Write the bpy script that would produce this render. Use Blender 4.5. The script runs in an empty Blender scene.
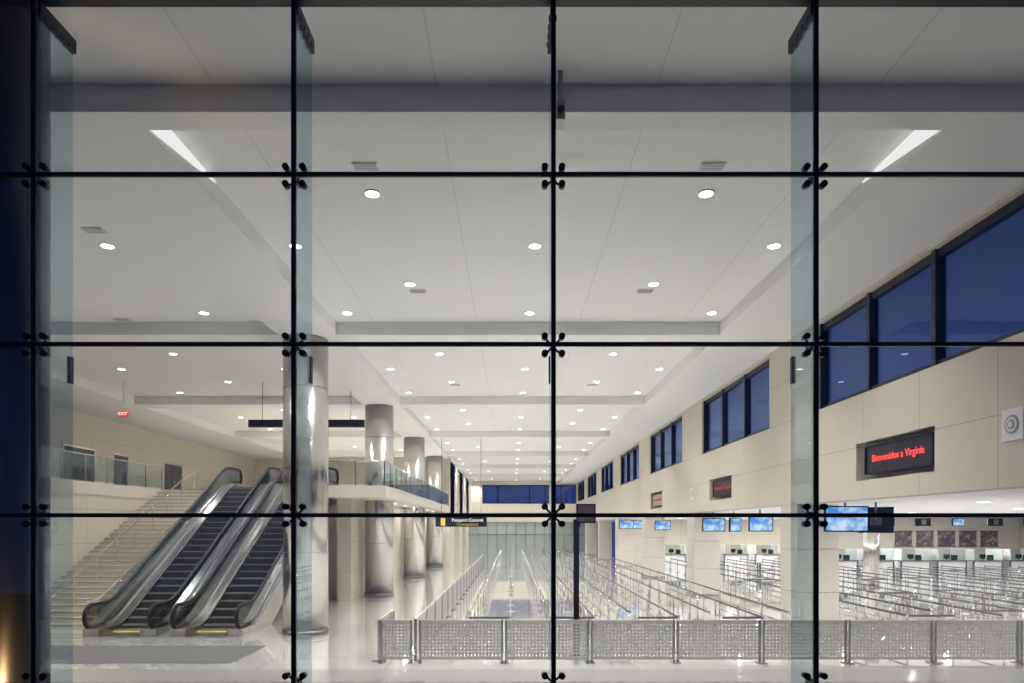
import bpy, bmesh, math, random
from mathutils import Vector, Matrix
random.seed(4)
F=683.0; H=3.4; VX=512.0; VY=527.0
scene=bpy.context.scene
try:
    scene.view_settings.view_transform='Standard'
except Exception: pass
GAIN=3.0

# ------------------------------------------------------------ materials
def nodes(name):
    m=bpy.data.materials.new(name); m.use_nodes=True
    nt=m.node_tree; return m,nt,nt.nodes.get('Principled BSDF')
def setp(b,color=None,rough=None,metal=None,emis=None,es=None,coat=None,spec=None):
    if color is not None: b.inputs['Base Color'].default_value=(*color,1)
    if rough is not None: b.inputs['Roughness'].default_value=rough
    if metal is not None: b.inputs['Metallic'].default_value=metal
    if emis is not None: b.inputs['Emission Color'].default_value=(*emis,1)
    if es is not None: b.inputs['Emission Strength'].default_value=es
    if coat is not None: b.inputs['Coat Weight'].default_value=coat
    if spec is not None: b.inputs['Specular IOR Level'].default_value=spec
def plain(name,color,rough=0.5,metal=0.0,noise=0.06,scale=8,**k):
    m,nt,b=nodes(name); setp(b,color,rough,metal,**k)
    tc=nt.nodes.new('ShaderNodeTexCoord'); n=nt.nodes.new('ShaderNodeTexNoise'); n.inputs['Scale'].default_value=scale
    n.inputs['Detail'].default_value=3
    mp=nt.nodes.new('ShaderNodeMapRange'); mp.inputs['To Min'].default_value=1-noise; mp.inputs['To Max'].default_value=1+noise
    mx=nt.nodes.new('ShaderNodeMix'); mx.data_type='RGBA'; mx.blend_type='MULTIPLY'; mx.inputs[0].default_value=1
    nt.links.new(tc.outputs['Object'],n.inputs['Vector']); nt.links.new(n.outputs['Fac'],mp.inputs['Value'])
    mx.inputs[6].default_value=(*color,1); nt.links.new(mp.outputs['Result'],mx.inputs[7])
    nt.links.new(mx.outputs[2],b.inputs['Base Color'])
    return m
def seamed(name,color,seam,axes,rough=0.6,width=0.012,**k):
    """panel joints: axes = list of (axis, spacing, offset)"""
    m,nt,b=nodes(name); setp(b,color,rough,**k)
    tc=nt.nodes.new('ShaderNodeTexCoord'); sx=nt.nodes.new('ShaderNodeSeparateXYZ'); nt.links.new(tc.outputs['Object'],sx.inputs[0])
    acc=None
    def M(op,a,bv=None):
        n=nt.nodes.new('ShaderNodeMath'); n.operation=op
        for i,v in enumerate((a,bv)):
            if v is None: continue
            if isinstance(v,(int,float)): n.inputs[i].default_value=v
            else: nt.links.new(v,n.inputs[i])
        return n.outputs[0]
    for ax,sp,off in axes:
        v=M('DIVIDE',M('SUBTRACT',sx.outputs[ax],off),sp)
        fr=M('FRACT',M('ADD',v,1000.5))
        d=M('MULTIPLY',M('ABSOLUTE',M('SUBTRACT',fr,0.5)),sp)
        s=M('LESS_THAN',d,width)
        acc=s if acc is None else M('MAXIMUM',acc,s)
    mx=nt.nodes.new('ShaderNodeMix'); mx.data_type='RGBA'
    nt.links.new(acc,mx.inputs[0]); mx.inputs[6].default_value=(*color,1); mx.inputs[7].default_value=(*seam,1)
    nt.links.new(mx.outputs[2],b.inputs['Base Color'])
    return m
def glassmat(name,tint,refl=(0.9,0.95,1),r0=0.045,rough=0.0):
    m=bpy.data.materials.new(name); m.use_nodes=True; nt=m.node_tree; nt.nodes.clear()
    o=nt.nodes.new('ShaderNodeOutputMaterial'); t=nt.nodes.new('ShaderNodeBsdfTransparent'); g=nt.nodes.new('ShaderNodeBsdfGlossy')
    t.inputs[0].default_value=(*tint,1); g.inputs[0].default_value=(*refl,1); g.inputs['Roughness'].default_value=rough
    lw=nt.nodes.new('ShaderNodeLayerWeight'); lw.inputs[0].default_value=0.5
    p=nt.nodes.new('ShaderNodeMath'); p.operation='POWER'; nt.links.new(lw.outputs['Facing'],p.inputs[0]); p.inputs[1].default_value=5
    q=nt.nodes.new('ShaderNodeMath'); q.operation='MULTIPLY_ADD'; nt.links.new(p.outputs[0],q.inputs[0]); q.inputs[1].default_value=0.8; q.inputs[2].default_value=r0
    mx=nt.nodes.new('ShaderNodeMixShader')
    nt.links.new(q.outputs[0],mx.inputs[0]); nt.links.new(t.outputs[0],mx.inputs[1]); nt.links.new(g.outputs[0],mx.inputs[2]); nt.links.new(mx.outputs[0],o.inputs[0])
    return m
def emis(name,c,s):
    m,nt,b=nodes(name); setp(b,(0.02,0.02,0.02),0.4,emis=c,es=s); return m

M_ceil=seamed('ceiling_panel_white',(0.84,0.84,0.835),(0.70,0.70,0.695),[(0,3.2,2.1),(1,12.1,16.0)],0.7,0.013)
M_soff=plain('soffit_white',(0.85,0.85,0.845),0.7,noise=0.015,scale=1)
M_floor,nt,b=nodes('terrazzo_polished')
setp(b,(0.66,0.64,0.6),0.05,spec=1.0,coat=1.0); b.inputs['Coat Roughness'].default_value=0.03
tc=nt.nodes.new('ShaderNodeTexCoord'); vo=nt.nodes.new('ShaderNodeTexVoronoi'); vo.inputs['Scale'].default_value=45
br=nt.nodes.new('ShaderNodeTexBrick'); br.offset=0; br.inputs['Scale'].default_value=1; br.inputs['Brick Width'].default_value=3.05; br.inputs['Row Height'].default_value=3.05
br.inputs['Mortar Size'].default_value=0.012; br.inputs['Color1'].default_value=(0.62,0.61,0.585,1); br.inputs['Color2'].default_value=(0.59,0.58,0.555,1); br.inputs['Mortar'].default_value=(0.44,0.435,0.42,1)
mx=nt.nodes.new('ShaderNodeMix'); mx.data_type='RGBA'; mx.blend_type='MULTIPLY'; mx.inputs[0].default_value=0.05
nt.links.new(tc.outputs['Object'],vo.inputs['Vector']); nt.links.new(tc.outputs['Object'],br.inputs['Vector'])
nt.links.new(br.outputs['Color'],mx.inputs[6]); nt.links.new(vo.outputs['Color'],mx.inputs[7]); nt.links.new(mx.outputs[2],b.inputs['Base Color'])
M_border=plain('floor_border_grey',(0.30,0.295,0.285),0.10,noise=0.08,scale=40)

M_cream=seamed('cream_wall_panel',(0.63,0.58,0.485),(0.42,0.38,0.31),[(1,2.42,0.4),(2,1.35,5.45)],0.4,0.012)
M_creamx=seamed('cream_wall_panel_front',(0.63,0.58,0.485),(0.42,0.38,0.31),[(0,1.2,0.2),(2,1.35,0)],0.4,0.012)
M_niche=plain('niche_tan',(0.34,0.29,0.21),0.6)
M_pier=plain('pier_cream',(0.66,0.62,0.55),0.4,noise=0.02,scale=1)
M_black=plain('black_metal',(0.012,0.012,0.014),0.4,0.3)
M_blackg=plain('black_rubber',(0.012,0.012,0.012),0.5,spec=0.25)
M_steel=plain('brushed_steel',(0.66,0.65,0.63),0.2,0.95,noise=0.05,scale=3)
M_steeld=plain('dark_steel',(0.25,0.25,0.25),0.35,0.9)
M_col=plain('column_stainless',(0.62,0.60,0.57),0.2,0.98,noise=0.01,scale=1)
M_pane=glassmat('glass_clear',(0.96,0.965,0.965),r0=0.05)
M_fin=glassmat('glass_fin_green',(0.79,0.85,0.865),(0.75,0.85,0.95),0.05)
M_rail=glassmat('glass_balustrade',(0.84,0.89,0.88),(0.8,0.9,0.92),0.04)
M_esg=glassmat('glass_escalator_smoked',(0.50,0.52,0.52),(0.9,0.9,0.9),0.05)
M_win=glassmat('window_glass_dark',(0.85,0.9,1.0),(0.5,0.6,0.8),0.04)
M_step=plain('escalator_step_dark',(0.045,0.044,0.043),0.65,0.0,spec=0.2)
M_groove=plain('escalator_tread_ridges',(0.12,0.118,0.115),0.6,0.0,spec=0.2)
M_nose=plain('escalator_step_nosing',(0.28,0.28,0.27),0.5,0.0)
M_yellow=plain('yellow_safety',(0.8,0.55,0.05),0.5)
M_mat=plain('entrance_mat_grey',(0.10,0.10,0.10),0.8,noise=0.25,scale=60)
M_perf=plain('perforated_panel_grey',(0.52,0.51,0.49),0.45,0.2)
M_post=plain('stanchion_grey',(0.50,0.495,0.49),0.25,0.85)
M_belt=plain('belt_grey',(0.12,0.12,0.125),0.6)
M_trim=plain('light_trim_white',(0.8,0.8,0.8),0.4)
M_vent=plain('vent_grille',(0.35,0.35,0.35),0.5)
M_lens=emis('downlight_lens',(1,0.98,0.94),9)
M_led=emis('led_red',(1,0.06,0.05),2.0)
M_led2=emis('led_red_dim',(0.8,0.05,0.04),0.8)
M_exit=emis('exit_red',(1,0.05,0.03),0.7)
M_white=emis('sign_white_text',(1,1,0.9),1.5)
M_glow_wedge=emis('painted_light_wedge',(1,0.99,0.97),0.95)  # glow imitating a bright patch of light, not a lamp
M_dark=plain('door_dark',(0.07,0.065,0.06),0.35)
M_green=plain('pale_green_glass_wall',(0.34,0.38,0.35),0.12)
M_bronze=plain('dark_blue_metal',(0.05,0.055,0.07),0.3,0.7)
M_ext=plain('exterior_paving',(0.08,0.08,0.085),0.8)
M_screen,nt,b=nodes('screen_blue'); setp(b,(0.01,0.01,0.02),0.2)
tc=nt.nodes.new('ShaderNodeTexCoord'); n=nt.nodes.new('ShaderNodeTexNoise'); n.inputs['Scale'].default_value=2.5; n.inputs['Detail'].default_value=5
cr=nt.nodes.new('ShaderNodeValToRGB'); e=cr.color_ramp.elements; e[0].position=0.42; e[0].color=(0.05,0.22,0.6,1); e[1].position=0.62; e[1].color=(0.5,0.68,0.8,1)
nt.links.new(tc.outputs['Object'],n.inputs['Vector']); nt.links.new(n.outputs['Fac'],cr.inputs[0]); nt.links.new(cr.outputs[0],b.inputs['Emission Color']); b.inputs['Emission Strength'].default_value=1.3
M_art,nt,b=nodes('shop_graphics'); setp(b,(0.3,0.1,0.1),0.6)
tc=nt.nodes.new('ShaderNodeTexCoord'); n=nt.nodes.new('ShaderNodeTexVoronoi'); n.inputs['Scale'].default_value=5.0
sp_=nt.nodes.new('ShaderNodeSeparateColor'); cr=nt.nodes.new('ShaderNodeValToRGB'); cr.color_ramp.interpolation='CONSTANT'
els=cr.color_ramp.elements; els[0].position=0; els[0].color=(0.10,0.08,0.07,1); els[1].position=0.35; els[1].color=(0.28,0.10,0.09,1)
for p_,c_ in ((0.5,(0.34,0.30,0.26,1)),(0.65,(0.08,0.10,0.16,1)),(0.78,(0.26,0.17,0.11,1)),(0.88,(0.16,0.15,0.14,1))):
    q_=els.new(p_); q_.color=c_
nt.links.new(tc.outputs['Object'],n.inputs['Vector']); nt.links.new(n.outputs['Color'],sp_.inputs[0]); nt.links.new(sp_.outputs[0],cr.inputs[0]); nt.links.new(cr.outputs[0],b.inputs['Base Color'])

# ------------------------------------------------------------ mesh builder
class MB:
    def __init__(s): s.v=[];s.f=[];s.m=[];s.s=[]
    def face(s,idx,m,sm=False): s.f.append(idx);s.m.append(m);s.s.append(sm)
    def box(s,x0,x1,y0,y1,z0,z1,m=0):
        if x0>x1:x0,x1=x1,x0
        if y0>y1:y0,y1=y1,y0
        if z0>z1:z0,z1=z1,z0
        b=len(s.v)
        s.v+=[(x0,y0,z0),(x1,y0,z0),(x1,y1,z0),(x0,y1,z0),(x0,y0,z1),(x1,y0,z1),(x1,y1,z1),(x0,y1,z1)]
        for q in ((0,3,2,1),(4,5,6,7),(0,1,5,4),(1,2,6,5),(2,3,7,6),(3,0,4,7)): s.face([b+i for i in q],m)
    def cyl(s,p0,p1,r,m=0,seg=16,r2=None):
        r2=r if r2 is None else r2
        p0=Vector(p0);p1=Vector(p1);d=(p1-p0).normalized()
        a=d.orthogonal().normalized();c=d.cross(a)
        b=len(s.v)
        for p,rr in((p0,r),(p1,r2)):
            for i in range(seg):
                t=2*math.pi*i/seg; s.v.append(tuple(p+a*math.cos(t)*rr+c*math.sin(t)*rr))
        for i in range(seg):
            j=(i+1)%seg; s.face([b+i,b+j,b+seg+j,b+seg+i],m,True)
        s.face([b+i for i in reversed(range(seg))],m); s.face([b+seg+i for i in range(seg)],m)
    def tube(s,path,r,m=0,seg=8):
        P=[Vector(p) for p in path]; b=len(s.v); n=len(P)
        up=None
        for i,p in enumerate(P):
            d=(P[min(i+1,n-1)]-P[max(i-1,0)]).normalized()
            if up is None: up=d.orthogonal().normalized()
            up=(up-d*up.dot(d)).normalized(); c=d.cross(up)
            for k in range(seg):
                t=2*math.pi*k/seg; s.v.append(tuple(p+up*math.cos(t)*r+c*math.sin(t)*r))
        for i in range(n-1):
            for k in range(seg):
                j=(k+1)%seg; s.face([b+i*seg+k,b+i*seg+j,b+(i+1)*seg+j,b+(i+1)*seg+k],m,True)
        s.face([b+k for k in reversed(range(seg))],m); s.face([b+(n-1)*seg+k for k in range(seg)],m)
    def strip(s,pts,x0,x1,m=0):
        b=len(s.v); n=len(pts)
        for y,lo,hi in pts: s.v+=[(x0,y,lo),(x1,y,lo),(x1,y,hi),(x0,y,hi)]
        for i in range(n-1):
            o=b+i*4;q=o+4
            for k in range(4):
                l=(k+1)%4; s.face([o+k,o+l,q+l,q+k],m)
        s.face([b,b+3,b+2,b+1],m); e=b+(n-1)*4; s.face([e,e+1,e+2,e+3],m)
    def build(s,name,mats,parent=None,xf=None):
        me=bpy.data.meshes.new(name); me.from_pydata(s.v,[],s.f)
        for mm in mats: me.materials.append(mm)
        me.polygons.foreach_set('material_index',s.m); me.polygons.foreach_set('use_smooth',s.s); me.update()
        o=bpy.data.objects.new(name,me); scene.collection.objects.link(o)
        if parent: o.parent=parent
        if xf: o.matrix_world=xf
        return o
def empty(name,loc=(0,0,0)):
    e=bpy.data.objects.new(name,None); e.location=loc; scene.collection.objects.link(e); e.empty_display_size=0.3
    return e
def area(name,loc,size,power,rot=(0,0,0),shape='DISK',sy=None,color=(1,0.98,0.955),spread=math.pi,parent=None):
    l=bpy.data.lights.new(name,'AREA'); l.shape=shape; l.size=size
    if sy: l.size_y=sy
    l.energy=power*GAIN; l.color=color; l.spread=spread
    o=bpy.data.objects.new(name,l); o.location=loc; o.rotation_euler=rot; scene.collection.objects.link(o)
    if parent:o.parent=parent
    return o

YG=7.6; YE=94.0; XR=8.9; XL=-22.6; ZS=9.4; ZC=9.8; MZ=5.2
BAY=12.1
# ------------------------------------------------------------ floor
m=MB(); m.box(XL-0.3,38.3,YG-0.1,YE+0.3,-0.2,0); m.build('floor',[M_floor])
m=MB(); m.box(-22.0,37.0,YG+0.2,16.3,0,0.004); m.build('floor_border',[M_border])
m=MB(); m.box(-60,60,-20,YG-0.1,-0.25,-0.02); m.build('exterior_ground',[M_ext])

# ------------------------------------------------------------ ceiling
m=MB()
m.box(XL,XR+0.3,YG,YE,ZC,ZC+0.2,0)
m.box(XL,XR,9.87,10.32,ZS,ZC,1)
nb=7
for k in range(nb):
    y0=10.32+BAY*k; y1=y0+11.0
    if y1>YE-0.2: y1=YE-0.2
    for a,c in((6.5,XR),(-7.3,-5.5),(XL,-18.5)): m.box(a,c,y0,y1,ZS,ZC,1)
    if y1+1.1<YE: m.box(XL,XR,y1,y1+1.1,ZS,ZC,1)
m.build('ceiling',[M_ceil,M_soff])
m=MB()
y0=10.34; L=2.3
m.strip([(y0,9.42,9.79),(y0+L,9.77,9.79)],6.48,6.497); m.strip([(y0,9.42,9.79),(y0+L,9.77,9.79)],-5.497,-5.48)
m.build('painted_light_patch',[M_glow_wedge])  # tapered wedges paint the bright light patches on the first coffer's side faces
m=MB()
dl=empty('recessed_downlight')
for k in range(nb):
    for r in range(4):
        y=13.09+2.43*r+BAY*k
        if y>YE-1: continue
        xs=[0.52-3.2,0.52+3.2,-12.5] if r%2==0 else [0.52,0.52-5.44,0.52+5.44,-9.2,-15.8]
        for x in xs:
            m.cyl((x,y,ZC),(x,y,ZC-0.02),0.16,0,20); m.cyl((x,y,ZC-0.02),(x,y,ZC-0.024),0.13,1,20)
            p=44 if x>-6 else 36
            area('lamp',(x,y,ZC-0.03),0.25,p,parent=dl,spread=1.88)
m.build('trim_rings',[M_trim,M_lens],dl)
m=MB()
for (x,y) in ((-2.6,12.1),(3.55,12.1),(-2.55,18.5),(3.6,18.5),(-2.55,30.7),(3.6,30.7),(-9.0,14.7),(-12,21)):
    m.box(x-0.22,x+0.22,y-0.12,y+0.12,ZC-0.03,ZC)
    for i in range(4): m.box(x-0.2,x+0.2,y-0.10+i*0.055,y-0.08+i*0.055,ZC-0.035,ZC-0.03,1)
m.build('ceiling_vent',[M_trim,M_vent])
m=MB(); x=0.68;y=9.6
m.box(x-0.03,x+0.03,y-0.05,y+0.05,9.35,9.79,0); m.box(x-0.06,x+0.06,y-0.1,y+0.16,9.08,9.35,0); m.cyl((x,y-0.1,9.2),(x,y-0.16,9.2),0.045,1,14)
m.build('security_camera',[M_steeld,M_black])

# ------------------------------------------------------------ right wall
def holes_wall(m,y0,y1,z0,z1,holes,mat):
    hs=sorted(holes); c=y0
    for a,b_,c0,c1 in hs:
        m.box(XR,XR+0.35,c,a,z0,z1,mat)
        if c0>z0: m.box(XR,XR+0.35,a,b_,z0,c0,mat)
        if c1<z1: m.box(XR,XR+0.35,a,b_,c1,z1,mat)
        c=b_
    m.box(XR,XR+0.35,c,y1,z0,z1,mat)
signs=[(14.5,17.3,4.72,5.42),(27.8,30.4,4.72,5.40),(40.6,43.5,4.68,5.45)]
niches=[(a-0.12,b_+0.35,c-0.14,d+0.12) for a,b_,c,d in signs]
groups=[(9.2,19.9)]+[(23.6+BAY*k,32.0+BAY*k) for k in range(6)]
groups=[g for g in groups if g[1]<YE]
m=MB()
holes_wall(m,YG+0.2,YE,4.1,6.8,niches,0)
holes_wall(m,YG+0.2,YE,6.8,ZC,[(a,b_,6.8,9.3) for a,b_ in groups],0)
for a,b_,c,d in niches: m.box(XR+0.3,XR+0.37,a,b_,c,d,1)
m.build('wall_right',[M_cream,M_niche])
for gi,(a,b_) in enumerate(groups):
    m=MB(); n=4 if gi==0 else 3
    m.box(XR+0.14,XR+0.30,a,b_,6.8,6.93,0); m.box(XR+0.14,XR+0.30,a,b_,9.12,9.3,0)
    for i in range(n+1):
        y=a+(b_-a)*i/n; m.box(XR+0.08,XR+0.30,max(a,y-0.07),min(b_,y+0.07),6.8,9.3,0)
    m.box(XR+0.2,XR+0.22,a+0.07,b_-0.07,6.93,9.12,1)
    m.build('window_%d'%(gi+1),[M_black,M_win])
def textobj(body,size,mat,mw,parent,name='lettering',ext=0.004,align='CENTER'):
    c=bpy.data.curves.new(name,'FONT'); c.body=body; c.size=size; c.align_x=align; c.align_y='CENTER'; c.extrude=ext; c.materials.append(mat)
    o=bpy.data.objects.new(name,c); scene.collection.objects.link(o); o.parent=parent; o.matrix_world=mw
    return o
def faceX(loc):
    return Matrix(((0,0,-1,loc[0]),(-1,0,0,loc[1]),(0,1,0,loc[2]),(0,0,0,1)))
def faceY(loc):
    return Matrix(((1,0,0,loc[0]),(0,0,-1,loc[1]),(0,1,0,loc[2]),(0,0,0,1)))
for si,(a,b_,c,d) in enumerate(signs):
    e=empty('led_message_sign'); m=MB()
    m.box(XR+0.06,XR+0.3,a,b_,c,d,0); m.box(XR+0.03,XR+0.06,a,b_,c,c+0.04,1); m.box(XR+0.03,XR+0.06,a,b_,d-0.04,d,1)
    m.box(XR+0.03,XR+0.06,a,a+0.04,c,d,1); m.box(XR+0.03,XR+0.06,b_-0.04,b_,c,d,1)
    m.build('housing',[M_black if si<2 else M_niche,M_blackg],e)
    textobj('Bienvenidos a Virginia',0.245,M_led if si==0 else M_led2,faceX((XR+0.052,(a+b_)/2,(c+d)/2+0.02)),e)
for (y,z) in ((12.1,5.22),(33.6,5.05)):
    m=MB(); m.box(XR-0.04,XR,y-0.26,y+0.26,z-0.28,z+0.28,0)
    for i,r in enumerate((0.17,0.13,0.09,0.05)): m.cyl((XR-0.04,y,z),(XR-0.05-0.008*i,y,z),r,(i+1)%2,28)
    m.build('wall_speaker',[M_trim,M_vent])
for k in range(6):
    y=21.3+BAY*k; m=MB()
    m.box(XR,XR+1.3,y,y+1.3,0,4.095,0); m.box(XR-0.015,XR+1.315,y-0.015,y+1.315,0,0.12,1)
    for z in(1.35,2.7): m.box(XR-0.004,XR+1.304,y-0.004,y+1.304,z,z+0.015,1)
    m.build('structural_pier',[M_pier,M_steel])
XE=38.0; YB=64.0
m=MB(); m.box(XR+0.35,XE,YG+0.2,YE,4.1,4.3); m.build('ceiling_side_hall',[M_soff])
m=MB(); m.box(XE,XE+0.3,YG,YE,0,4.3); m.build('wall_side_hall',[M_cream])
m=MB(); m.box(XR+1.4,XE,YB,YB+0.3,0,4.1); m.build('wall_side_hall_back',[M_creamx])
ll=empty('side_hall_downlight'); m=MB()
for x in(13,19,25,31):
    for i in range(8):
        y=12+6.8*i; m.cyl((x,y,4.1),(x,y,4.08),0.2,0,18); m.cyl((x,y,4.08),(x,y,4.077),0.16,1,18); area('lamp',(x,y,4.07),0.32,76,parent=ll)
m.build('trim_rings',[M_trim,M_lens],ll)
# end wall
m=MB()
m.box(XL,XR+1.4,YE,YE+0.3,4.1,6.6,0); m.box(XL,-4.1,YE,YE+0.3,6.6,ZC,0); m.box(8.85,XR+1.4,YE,YE+0.3,6.6,ZC,0); m.box(-4.1,8.85,YE,YE+0.3,9.2,ZC,0)
m.box(XL,-6,YE,YE+0.3,0,4.1,0); m.box(-6,XR+1.4,YE+0.1,YE+0.3,0,4.1,1)
for i in range(12): m.box(-6+i*1.3,-5.92+i*1.3,YE,YE+0.1,0,4.1,2)
m.box(-6,XR+1.4,YE,YE+0.1,2.3,2.4,2)
m.build('wall_back',[M_creamx,M_green,M_steel])
m=MB(); m.box(-4.1,8.85,YE+0.1,YE+0.14,6.6,9.2,1)
for i in range(7): x=-4.1+12.95*i/6; m.box(max(-4.1,x-0.1),min(8.85,x+0.1),YE+0.05,YE+0.2,6.6,9.2,0)
m.box(-4.1,8.85,YE+0.05,YE+0.2,6.6,6.75,0); m.box(-4.1,8.85,YE+0.05,YE+0.2,9.05,9.2,0)
m.build('window_%d'%(len(groups)+1),[M_black,M_win])

# ------------------------------------------------------------ left wall
m=MB(); m.box(XL-0.3,XL,YG,YE,0,ZC); m.build('wall_left',[M_cream])
for i,(y,w) in enumerate(((35.6,2.4),(39.4,1.3),(45.5,2.2))):
    m=MB(); m.box(XL+.002,XL+0.06,y-w/2-0.1,y+w/2+0.1,MZ,MZ+2.4,1); m.box(XL+0.06,XL+0.09,y-w/2,y-0.02,MZ,MZ+2.3,0); m.box(XL+0.06,XL+0.09,y+0.02,y+w/2,MZ,MZ+2.3,0)
    m.cyl((XL+0.14,y-0.1,MZ+0.9),(XL+0.14,y-0.1,MZ+1.3),0.02,1,8)
    m.build('door_%d'%(i+1),[M_dark,M_steel])

# ------------------------------------------------------------ mezzanine
EX0=-16.8; EX1=-8.2; YM=32.9; YF=29.7; XM=-5.5; YW=60.0
m=MB()
m.box(XL,EX0,18.0,YM,4.7,MZ,0)
m.box(XL,XM,YM,YW,4.7,MZ,0)
m.box(EX1,XM,YF,YM,4.7,MZ,0)
m.build('mezzanine_slab',[M_pier])
m=MB(); m.box(XL,EX0-0.02,18.0,YM,0,4.7,0); m.build('wall_gallery_base',[M_cream])
m=MB(); m.box(EX0-0.02,-7.45,33.0,YW,0,4.7,0); m.box(EX1+0.1,-7.45,31.6,33.0,0,4.7,0); m.build('wall_under_mezzanine',[M_creamx])
m=MB(); m.box(XL,XM,YW,YW+0.3,0,ZC); m.build('wall_mezzanine_back',[M_creamx])
m=MB(); 
for k in range(3): m.box(-6.4,-5.6,62+BAY*k*0.9,66.5+BAY*k*0.9,0,ZS)
m.box(-6.4,-5.6,YW+0.3,YE,4.1,ZS); m.build('wall_hall_left_far',[M_cream])
def guard(name,pts,z):
    e=empty(name); g=MB(); r=MB()
    for (x0,y0),(x1,y1) in zip(pts[:-1],pts[1:]):
        L=math.hypot(x1-x0,y1-y0); n=max(1,round(L/1.5))
        r.tube([(x0,y0,z+1.07),(x1,y1,z+1.07)],0.03,0,8)
        for i in range(n+1):
            t=i/n; x=x0+(x1-x0)*t;y=y0+(y1-y0)*t
            r.box(x-0.02,x+0.02,y-0.02,y+0.02,z,z+1.07,0)
        if abs(x1-x0)<1e-4: g.box(x0-0.006,x0+0.006,min(y0,y1),max(y0,y1),z+0.06,z+1.02)
        else: g.box(min(x0,x1),max(x0,x1),y0-0.006,y0+0.006,z+0.06,z+1.02)
    r.build('rail_and_posts',[M_steel],e); g.build('glass',[M_rail],e)
guard('glass_guardrail',[(EX1+0.1,YF+0.06),(XM-0.06,YF+0.06),(XM-0.06,YW)],MZ)
guard('glass_guardrail',[(EX0-0.06,18.1),(EX0-0.06,YM)],MZ)
ul=empty('mezzanine_soffit_light'); m=MB()
for i in range(8):
    y=34+3.6*i; m.cyl((-6.45,y,4.7),(-6.45,y,4.68),0.12,0,14); m.cyl((-6.45,y,4.68),(-6.45,y,4.677),0.09,1,14)
    area('lamp',(-6.45,y,4.67),0.2,18,parent=ul)
m.build('trim_rings',[M_trim,M_lens],ul)

for k in range(6):
    y=21.85+BAY*k; x=-6.6; m=MB()
    m.cyl((x,y,0),(x,y,ZS),0.7,0,72); m.cyl((x,y,0),(x,y,0.15),0.73,1,72)
    for z in (2.6,5.2,7.8): m.cyl((x,y,z),(x,y,z+0.015),0.703,1,72)
    m.build('round_column',[M_col,M_steeld])

# ------------------------------------------------------------ escalators
Yb=22.5; TT=math.tan(math.radians(30)); Yt=Yb+MZ/TT
def ramp(d,r=0.5):
    if d<-r:return 0
    if d>r:return d
    return (d+r)**2/(4*r)
def fz(y): return TT*(ramp(y-Yb)-ramp(y-Yt))
def frange(a,b_,n): return [a+(b_-a)*i/(n-1) for i in range(n)]
def escalator(xc):
    e=empty('escalator'); y0=21.1; y1=Yt+1.75
    ys=frange(y0+0.1,y1-0.1,70)
    d=MB()
    for s in(-1,1):
        xa,xb=sorted((xc+s*0.66,xc+s*1.13))
        d.strip([(y,max(0.0,fz(y)-0.75),fz(y)+0.24) for y in ys],xa,xb,0)
        xa,xb=sorted((xc+s*0.64,xc+s*0.665))
        d.strip([(y,max(0,fz(y)-0.1),fz(y)+0.2) for y in ys],xa,xb,1)
        xa,xb=sorted((xc+s*0.96,xc+s*1.03)); d.strip([(y,fz(y)+0.24,fz(y)+0.30) for y in ys],xa,xb,1)
    d.strip([(y,max(0.0,fz(y)-0.75),max(0.02,fz(y)-0.5)) for y in ys],xc-0.66,xc+0.66,0)
    d.build('truss_cladding',[M_steel,M_steeld],e)
    st=MB()
    st.box(xc-0.64,xc+0.64,y0-0.1,y0+0.85,0,0.03,1); st.box(xc-0.64,xc+0.64,y0+0.85,y0+0.95,0,0.045,2)
    st.box(xc-0.64,xc+0.64,Yt+0.9,y1+0.1,MZ-0.3,MZ+0.01,1)
    y=y0+0.95
    while y<Yt+0.9:
        z=fz(y+0.2)+0.06
        st.box(xc-0.64,xc+0.64,y,y+0.4,z-0.3,z,0)
        st.box(xc-0.64,xc+0.64,y-0.004,y+0.03,z-0.035,z+0.004,4)
        for i in range(16): st.box(xc-0.61+i*0.08,xc-0.585+i*0.08,y-0.006,y+0.39,z-0.22,z+0.006,3)
        y+=0.4
    st.build('steps',[M_step,M_steel,M_yellow,M_groove,M_nose],e)
    R=0.34
    for s in(-1,1):
        x=xc+s*1.0
        g=MB(); pts=[]
        for a in frange(0,math.pi/2,8):
            yy=y0+R-R*math.cos(a)+0.0; pts.append((yy,0.58-R*math.sin(a)*0.98,0.58+R*math.sin(a)))
        for yy in frange(y0+R+0.03,y1-R-0.03,60): pts.append((yy,fz(yy)+0.24,fz(yy)+0.92))
        for a in frange(math.pi/2,0,8):
            yy=y1-R+R*math.cos(a); pts.append((yy,MZ+0.58-R*math.sin(a)*0.98,MZ+0.58+R*math.sin(a)))
        g.strip(pts,x-0.008,x+0.008,0); g.build('glass_balustrade',[M_esg],e)
        h=MB(); path=[(x,y0+1.0,0.27),(x,y0+R,0.22)]
        for a in frange(-math.pi/2,math.pi/2,14)[1:-1]: path.append((x,y0+R-(R+0.03)*math.cos(a),0.58+(R+0.03)*math.sin(a)))
        for yy in frange(y0+R,y1-R,60): path.append((x,yy,fz(yy)+0.95))
        for a in frange(math.pi/2,-math.pi/2,14)[1:-1]: path.append((x,y1-R+(R+0.03)*math.cos(a),MZ+0.58+(R+0.03)*math.sin(a)))
        path.append((x,y1-1.0,MZ+0.27))
        h.tube(path,0.065,0,10); h.build('handrail',[M_blackg],e)
escalator(-12.2); escalator(-9.5)
e=empty('staircase'); m=MB(); n=30; ys0=22.6; dep=(YM-ys0)/n; rz=MZ/n
for i in range(n):
    z=rz*(i+1); m.box(-16.75,-13.85,ys0+dep*i,YM,z-rz,z-0.03,0); m.box(-16.75,-13.85,ys0+dep*i-0.02,YM if i==n-1 else ys0+dep*(i+1),z-0.03,z,1)
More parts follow.
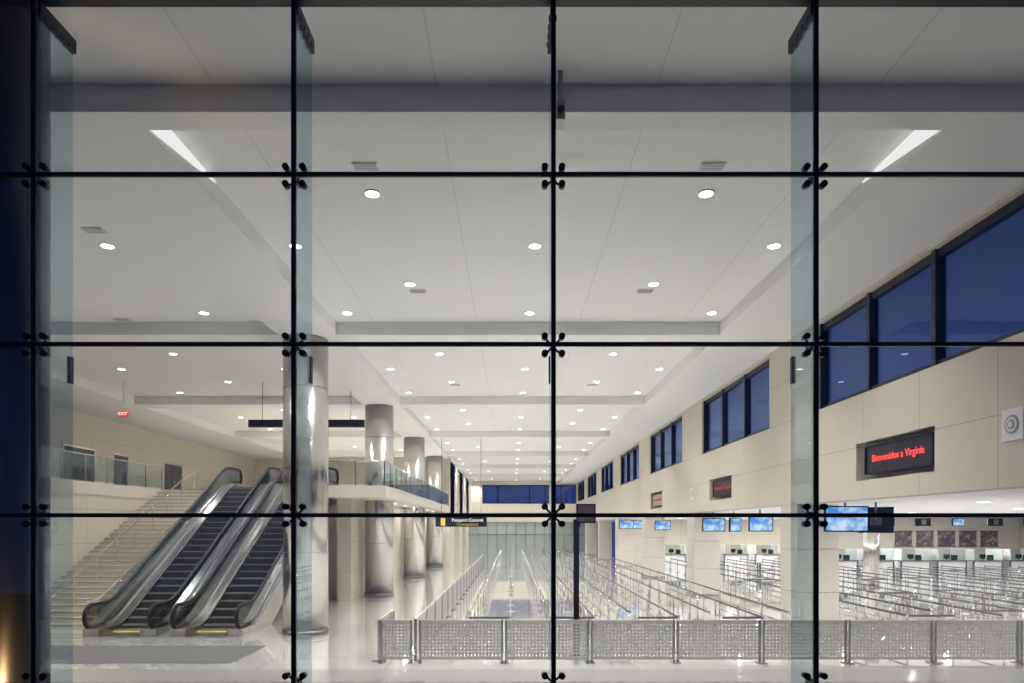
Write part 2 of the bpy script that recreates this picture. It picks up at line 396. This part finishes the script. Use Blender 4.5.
m.strip([(ys0-0.2,0,0.25),(ys0,0,0.35),(YM,0,MZ+0.3)],-13.85,-13.5,2)
m.build('flight',[M_pier,M_niche,M_cream],e)
m=MB(); g=MB()
for x in(-13.68,-15.3):
    m.tube([(x,ys0-0.6,0.95),(x,ys0,1.0),(x,YM,MZ+1.0)],0.028,0,8)
    for i in range(9):
        y=ys0+(YM-ys0)*i/8; z=MZ*(y-ys0)/(YM-ys0); m.cyl((x,y,z),(x,y,z+1.0),0.02,0,8)
g.strip([(ys0,0.35,0.95),(YM,MZ+0.35,MZ+0.95)],-13.69,-13.67,0)
m.build('handrails',[M_steel],e); g.build('glass',[M_rail],e)
m=MB(); m.box(-13.4,-7.0,17.0,19.5,0,0.012); m.build('entrance_mat',[M_mat])

# ------------------------------------------------------------ signs left
m=MB(); m.box(-11.6,-6.5,30.0,30.25,7.8,8.12,0)
for x in(-11,-7.1): m.cyl((x,30.1,8.1),(x,30.1,ZS if x>-7.3 else ZC),0.012,0,8)
m.build('hanging_sign_beam',[M_black])
e=empty('exit_sign'); m=MB(); x=-17.1;y=30.0; m.box(x-0.22,x+0.22,y,y+0.06,8.25,8.5,0); m.cyl((x,y+0.03,8.5),(x,y+0.03,ZS+0.4),0.015,1,8); m.build('housing',[M_exit,M_steel],e)
textobj('EXIT',0.2,M_white,faceY((x,y-0.005,8.375)),e)
e=empty('overhead_wayfinding_sign'); m=MB(); x0=-5.15;x1=-1.7;y=46
m.box(x0,x1,y,y+0.12,3.42,4.08,0); m.box(x0+0.35,x0+0.65,y-0.01,y,3.5,4.0,1)
for x in(x0+0.4,x1-0.4): m.cyl((x,y+0.06,4.08),(x,y+0.06,ZC if x>-5.4 else 9.4),0.012,0,8)
m.build('sign_box',[M_black,M_yellow],e)
tmY=emis('yellow_text',(1,.75,.05),0.9)
textobj('Passport Control',0.3,M_white,faceY((x1-1.3,y-0.01,3.86)),e,ext=0.002); textobj('Connections',0.28,tmY,faceY((x1-1.3,y-0.01,3.58)),e,ext=0.002)

# ------------------------------------------------------------ perforated barriers
def perf(m,ax,c,a,b_):
    L=b_-a
    def bx(u0,u1,t,z0,z1,mi):
        if ax=='x': m.box(u0,u1,c-t,c+t,z0,z1,mi)
        else: m.box(c-t,c+t,u0,u1,z0,z1,mi)
    bx(a,a+0.05,0.035,0,1.07,1); bx(b_-0.05,b_,0.035,0,1.07,1)
    bx(a-0.02,a+0.09,0.16,0,0.03,1); bx(b_-0.09,b_+0.02,0.16,0,0.03,1)
    bx(a+0.05,b_-0.05,0.02,0.96,1.07,0); bx(a+0.05,b_-0.05,0.02,0.08,0.16,0)
    n=int((L-0.1)/0.085); 
    for i in range(n+1):
        u=a+0.05+(L-0.1)*i/n; bx(max(a+0.05,u-0.025),min(b_-0.05,u+0.025),0.008,0.16,0.98,0)
    for j in range(1,10): bx(a+0.05,b_-0.05,0.007,0.16+0.082*j-0.024,0.16+0.082*j+0.024,0)
e=empty('perforated_barrier'); m=MB()
for i in range(9): perf(m,'x',17.1,-2.33+2.15*i,-2.33+2.15*(i+1)-0.04)
m.build('panels',[M_perf,M_post],e)
e=empty('perforated_barrier'); m=MB()
for i in range(19): perf(m,'y',-2.45,17.3+2.15*i,17.3+2.15*(i+1)-0.04)
m.build('panels',[M_perf,M_post],e)
e=empty('perforated_barrier'); m=MB(); perf(m,'y',-3.35,17.2,19.3); perf(m,'x',17.1,-3.3,-2.5); m.build('panels',[M_perf,M_post],e)

# ------------------------------------------------------------ queue stanchions
m=MB()
def stan(x,y):
    m.cyl((x,y,0),(x,y,0.025),0.16,0,12); m.cyl((x,y,0.025),(x,y,0.93),0.027,0,8); m.cyl((x,y,0.9),(x,y,1.0),0.036,0,8)
def row(x,y0,y1,st=2.2):
    y=y0
    while y<=y1+0.01:
        if not(abs(x-20)<0.7 and abs(y-38)<0.7): stan(x,y)
        if y+st<=y1+0.01 and not(abs(x-20)<0.5 and y<38.6<y+st+0.6): m.box(x-0.006,x+0.006,y+0.03,y+st-0.03,0.9,0.96,1)
        y+=st
def cross(x0,x1,y): m.box(x0+0.03,x1-0.03,y-0.006,y+0.006,0.9,0.96,1)
xs=[-1.2+1.15*i for i in range(9)]
for i,x in enumerate(xs):
    if abs(x-1.67)>0.3 or True: row(x,18.6+(0 if i%2 else 1.1),78 if x<7 else 56)
    if i and i%2: cross(x-1.15,x,18.6)
xs=[11.0+1.35*i for i in range(18)]
for i,x in enumerate(xs): row(x,19+1.1*(i%2),54 if x<21 else 44)
for j in range(4):
    y=19+2.2*3*j
    for i in range(0,16,2): cross(xs[i],xs[i+1],y+1.1*((j+i//2)%2))
m.build('queue_stanchions',[M_post,M_belt])

e=empty('queue_sign_post'); m=MB(); x=1.67;y=17.75
m.box(x-0.07,x+0.07,y-0.06,y+0.06,0,3.45,0); m.box(x-0.3,x+0.3,y-0.25,y+0.25,0,0.03,0); m.box(x+0.0,x+0.5,y-0.05,y+0.05,3.5,4.0,0); m.box(x-0.07,x+0.1,y-0.05,y+0.05,3.4,3.6,0)
m.box(x+0.04,x+0.46,y-0.056,y-0.05,3.54,3.96,1)
m.build('post_and_display',[M_black,M_dark],e)

# ------------------------------------------------------------ monitors
def monitor(x,y,z,w,h,rz=0,top=4.1,name='hanging_monitor'):
    e=empty(name,(x,y,z)); e.rotation_euler=(0,0,rz)
    m=MB(); m.box(-w/2,w/2,0,0.09,-h/2,h/2,0); m.box(-w/2+0.035,w/2-0.035,-0.006,0,-h/2+0.04,h/2-0.035,1)
    m.cyl((0,0.12,0),(0,0.12,top-z),0.03,2,10); m.box(-0.15,0.15,0.09,0.14,-0.15,0.15,2)
    m.build('display',[M_blackg,M_screen,M_steeld],e)
for a in((9.56,19.5,3.63,1.2,0.74,-0.1),(10.45,19.6,3.6,0.9,0.74,2.6),(9.35,31.6,3.5,1.05,0.62,0),(10.0,30.5,3.5,0.7,0.62,0.5),(9.85,27,3.52,0.95,0.6,0),(9.5,43,3.5,1.0,0.6,0),(9.4,56,3.6,1.2,0.7,0),(10.9,60,3.6,1.2,0.7,0)): monitor(*a)
for i in range(6): monitor(22.5+2.4*i,45.4,3.72,1.0,0.5,math.pi if i%3 else 0.3)

for i in range(10):
    e=empty('inspection_booth'); m=MB()
    x,y=(13.5+2.6*i,57) if i<4 else (22.3+2.45*(i-4),46)
    m.box(x-1.0,x+1.0,y,y+0.08,0,1.1,0); m.box(x-1.0,x-0.92,y,y+1.6,0,1.9,0); m.box(x+0.92,x+1.0,y,y+1.6,0,1.9,0)
    m.box(x-1.05,x+1.05,y-0.2,y+0.35,1.1,1.15,1); m.box(x-0.92,x+0.92,y+0.02,y+0.04,1.15,1.9,2)
    m.box(x-0.3,x+0.1,y+0.4,y+0.44,1.25,1.55,3); m.box(x-0.12,x-0.08,y+0.4,y+0.44,1.15,1.25,3)
    m.box(x+0.3,x+0.7,y+0.5,y+0.6,1.15,1.5,3)
    m.build('desk',[M_trim,M_dark,M_rail,M_blackg],e)
e=empty('graphic_display_wall'); m=MB()
m.box(24,37.9,51.0,51.3,0,4.09,0)
for i in range(5):
    x=28.6+1.6*i; m.box(x,x+1.25,50.93,51.0,2.0,3.05,1); m.box(x-0.05,x+1.3,50.9,50.99,1.92,2.0,2); m.box(x-0.05,x+1.3,50.9,50.99,3.05,3.12,2)
m.build('display_wall',[M_pier,M_art,M_dark],e)
m=MB(); m.cyl((20.0,38.0,0),(20.0,38.0,4.1),0.4,0,40); m.cyl((20,38,0),(20,38,0.12),0.43,1,40); m.build('round_column',[M_col,M_steeld])

# ------------------------------------------------------------ glass curtain wall
VXs=[-8.2,-5.30,-2.42,0.46,3.37,6.27,9.17]; HZ=[-0.02,1.65,3.53,5.425,7.306,9.23]
cw=empty('glass_curtain_wall')
m=MB(); m.box(-9.6,10.4,YG-0.01,YG+0.01,0,9.3); m.build('glass_panes',[M_pane],cw)
m=MB()
for x in VXs: m.box(x-0.026,x+0.026,YG-0.045,YG-0.012,0,9.3)
for z in HZ[1:-1]: m.box(-9.6,10.4,YG-0.05,YG-0.014,z-0.023,z+0.023)
m.box(-9.6,10.4,YG-0.08,YG+0.12,9.28,9.48); m.box(-9.6,10.4,YG-0.08,YG+0.1,0,0.1)
m.build('joint_bars',[M_black],cw)
m=MB(); sh=MB(); sp=MB()
for x in VXs:
    m.box(x-0.012,x+0.012,YG+0.06,YG+0.62,0.05,9.2)
    sh.box(x-0.03,x+0.03,YG+0.03,YG+0.66,9.12,9.28)
    for i in range(4): sh.cyl((x-0.045,YG+0.12+0.14*i,9.15),(x+0.045,YG+0.12+0.14*i,9.15),0.03,0,10)
    for z in (5.28,):
        sh.box(x-0.02,x+0.02,YG+0.56,YG+0.625,z-0.16,z+0.16)
    for z in HZ[1:-1]:
        sp.cyl((x,YG-0.02,z),(x,YG+0.12,z),0.03,0,14)
        for sx in(-1,1):
            for sz in(-1,1):
                bx,bz=x+sx*0.095,z+sz*0.095
                sp.tube([(x,YG+0.08,z),(x+sx*0.05,YG+0.07,z+sz*0.05),(bx,YG+0.04,bz)],0.014,0,8)
                sp.cyl((bx,YG-0.04,bz),(bx,YG+0.05,bz),0.036,0,16)
        sp.box(x-0.018,x+0.018,YG+0.07,YG+0.2,z-0.04,z+0.04)
m.build('glass_fins',[M_fin],cw); sh.build('fin_shoes',[M_black],cw); sp.build('spider_fittings',[M_black],cw)
m=MB(); m.box(-30,40,YG-0.08,YG+0.1,9.48,12.0); m.build('wall_front_header',[M_black])
m=MB(); m.box(10.4,40,YG-0.08,YG+0.1,0,9.48); m.build('wall_front_right',[M_black])
m=MB(); m.box(-30,-9.6,YG-0.08,YG+0.1,0,9.48); m.build('wall_front_left',[M_black])
m=MB(); m.box(-9.4,-5.95,8.42,8.6,0,9.8,0); m.cyl((-6.25,8.5,0),(-6.25,8.5,9.8),0.42,0,40); m.build('corner_column',[M_bronze])
l=bpy.data.lights.new('column_uplight','SPOT'); l.energy=260; l.color=(1,0.55,0.2); l.spot_size=0.62; l.spot_blend=0.8; l.shadow_soft_size=0.05
o=bpy.data.objects.new('column_uplight',l); o.location=(-6.2,7.8,0.15); scene.collection.objects.link(o); o.rotation_euler=(math.radians(164),0,0)

# ------------------------------------------------------------ person
def person(name,loc,rz,shirt,pants,hair):
    J={'pel':(0,0,.95,.15),'wst':(0,0,1.1,.135),'chs':(0,0,1.32,.16),'nk':(0,0,1.47,.06),'hd0':(0,-.01,1.56,.085),'hd1':(0,-.015,1.65,.095),'hd2':(0,0,1.71,.07)}
    E=[('pel','wst'),('wst','chs'),('chs','nk'),('nk','hd0'),('hd0','hd1'),('hd1','hd2')]
    for s,t in((-1,'l'),(1,'r')):
        J['hp'+t]=(s*.1,0,.9,.1);J['kn'+t]=(s*.12,-.02,.5,.062);J['an'+t]=(s*.13,0.02,.09,.042);J['to'+t]=(s*.14,-.16,.035,.035)
        J['sh'+t]=(s*.19,0,1.4,.065);J['el'+t]=(s*.25,.02,1.12,.045);J['wr'+t]=(s*.24,-.12,.9,.028);J['pm'+t]=(s*.24,-.16,.84,.03)
        E+=[('pel','hp'+t),('hp'+t,'kn'+t),('kn'+t,'an'+t),('an'+t,'to'+t),('chs','sh'+t),('sh'+t,'el'+t),('el'+t,'wr'+t),('wr'+t,'pm'+t)]
        for k in range(4):
            J['f%d%s'%(k,t)]=(s*.24,-.19+.018*k,.77-.005*(k%3),.009); E.append(('pm'+t,'f%d%s'%(k,t)))
        J['th'+t]=(s*.21,-.2,.81,.01); E.append(('pm'+t,'th'+t))
    ks=list(J); me=bpy.data.meshes.new('b'); me.from_pydata([J[k][:3] for k in ks],[(ks.index(a),ks.index(b_)) for a,b_ in E],[])
    o=bpy.data.objects.new('b',me); scene.collection.objects.link(o)
    o.modifiers.new('s','SKIN'); su=o.modifiers.new('u','SUBSURF'); su.levels=1; su.render_levels=1
    for i,k in enumerate(ks):
        v=me.skin_vertices[0].data[i]; v.radius=(J[k][3],J[k][3]*(0.75 if k in('pel','wst','chs') else 1)); v.use_root=(k=='pel')
    dg=bpy.context.evaluated_depsgraph_get(); dg.update()
    nm=bpy.data.meshes.new_from_object(o.evaluated_get(dg)); bpy.data.objects.remove(o)
    nm.materials.clear()
    for mm in(shirt,pants,M_skin,hair,M_blackg): nm.materials.append(mm)
    for p in nm.polygons:
        c=p.center; p.use_smooth=True
        if c.z>1.47: i=3 if (c.z>1.66 or c.y>0.03) else 2
        elif c.z<.08: i=4
        elif abs(c.x)>.19 and c.z<.93: i=2
        elif c.z<.98: i=1
        else: i=0
        p.material_index=i
    ob=bpy.data.objects.new(name,nm); scene.collection.objects.link(ob); ob.location=loc; ob.rotation_euler=(0,0,rz)
    f=MB(); f.cyl((0,-.1,1.62),(0,-.125,1.6),.014,0,8)
    for s in(-1,1): f.cyl((s*.032,-.1,1.64),(s*.032,-.108,1.64),.01,1,8); f.cyl((s*.09,0,1.62),(s*.105,0,1.62),.022,0,8)
    f.box(-.025,.025,-.105,-.1,1.565,1.573,2)
    q=f.build('face_features',[M_skin,M_blackg,M_exit],None); q.parent=ob
M_skin=plain('skin',(0.5,0.3,0.2),0.5)
M_sw=plain('shirt_white',(0.7,0.7,0.7),0.7); M_sb=plain('trousers_black',(0.03,0.03,0.04),0.7); M_hair=plain('hair_dark',(0.03,0.02,0.015),0.6)
person('person_standing',(17.0,47,0),0.6,M_sw,M_sb,M_hair)

# ------------------------------------------------------------ world
w=bpy.data.worlds.new('dusk'); scene.world=w; w.use_nodes=True; nt=w.node_tree
bg=nt.nodes['Background']; tc=nt.nodes.new('ShaderNodeTexCoord'); sx=nt.nodes.new('ShaderNodeSeparateXYZ'); cr=nt.nodes.new('ShaderNodeValToRGB')
e=cr.color_ramp.elements; e[0].position=0.0; e[0].color=(0.03,0.055,0.18,1); e[1].position=0.5; e[1].color=(0.006,0.012,0.05,1)
nt.links.new(tc.outputs['Generated'],sx.inputs[0]); nt.links.new(sx.outputs[2],cr.inputs[0]); nt.links.new(cr.outputs[0],bg.inputs[0]); bg.inputs[1].default_value=1.0

# ------------------------------------------------------------ camera
c=bpy.data.cameras.new('camera'); c.lens=24.0; c.sensor_width=36; c.sensor_fit='HORIZONTAL'; c.shift_y=(VY-341.5)/1024.0; c.clip_end=400
o=bpy.data.objects.new('camera',c); o.location=(0,0,H); o.rotation_euler=(math.radians(90),0,0); scene.collection.objects.link(o); scene.camera=o
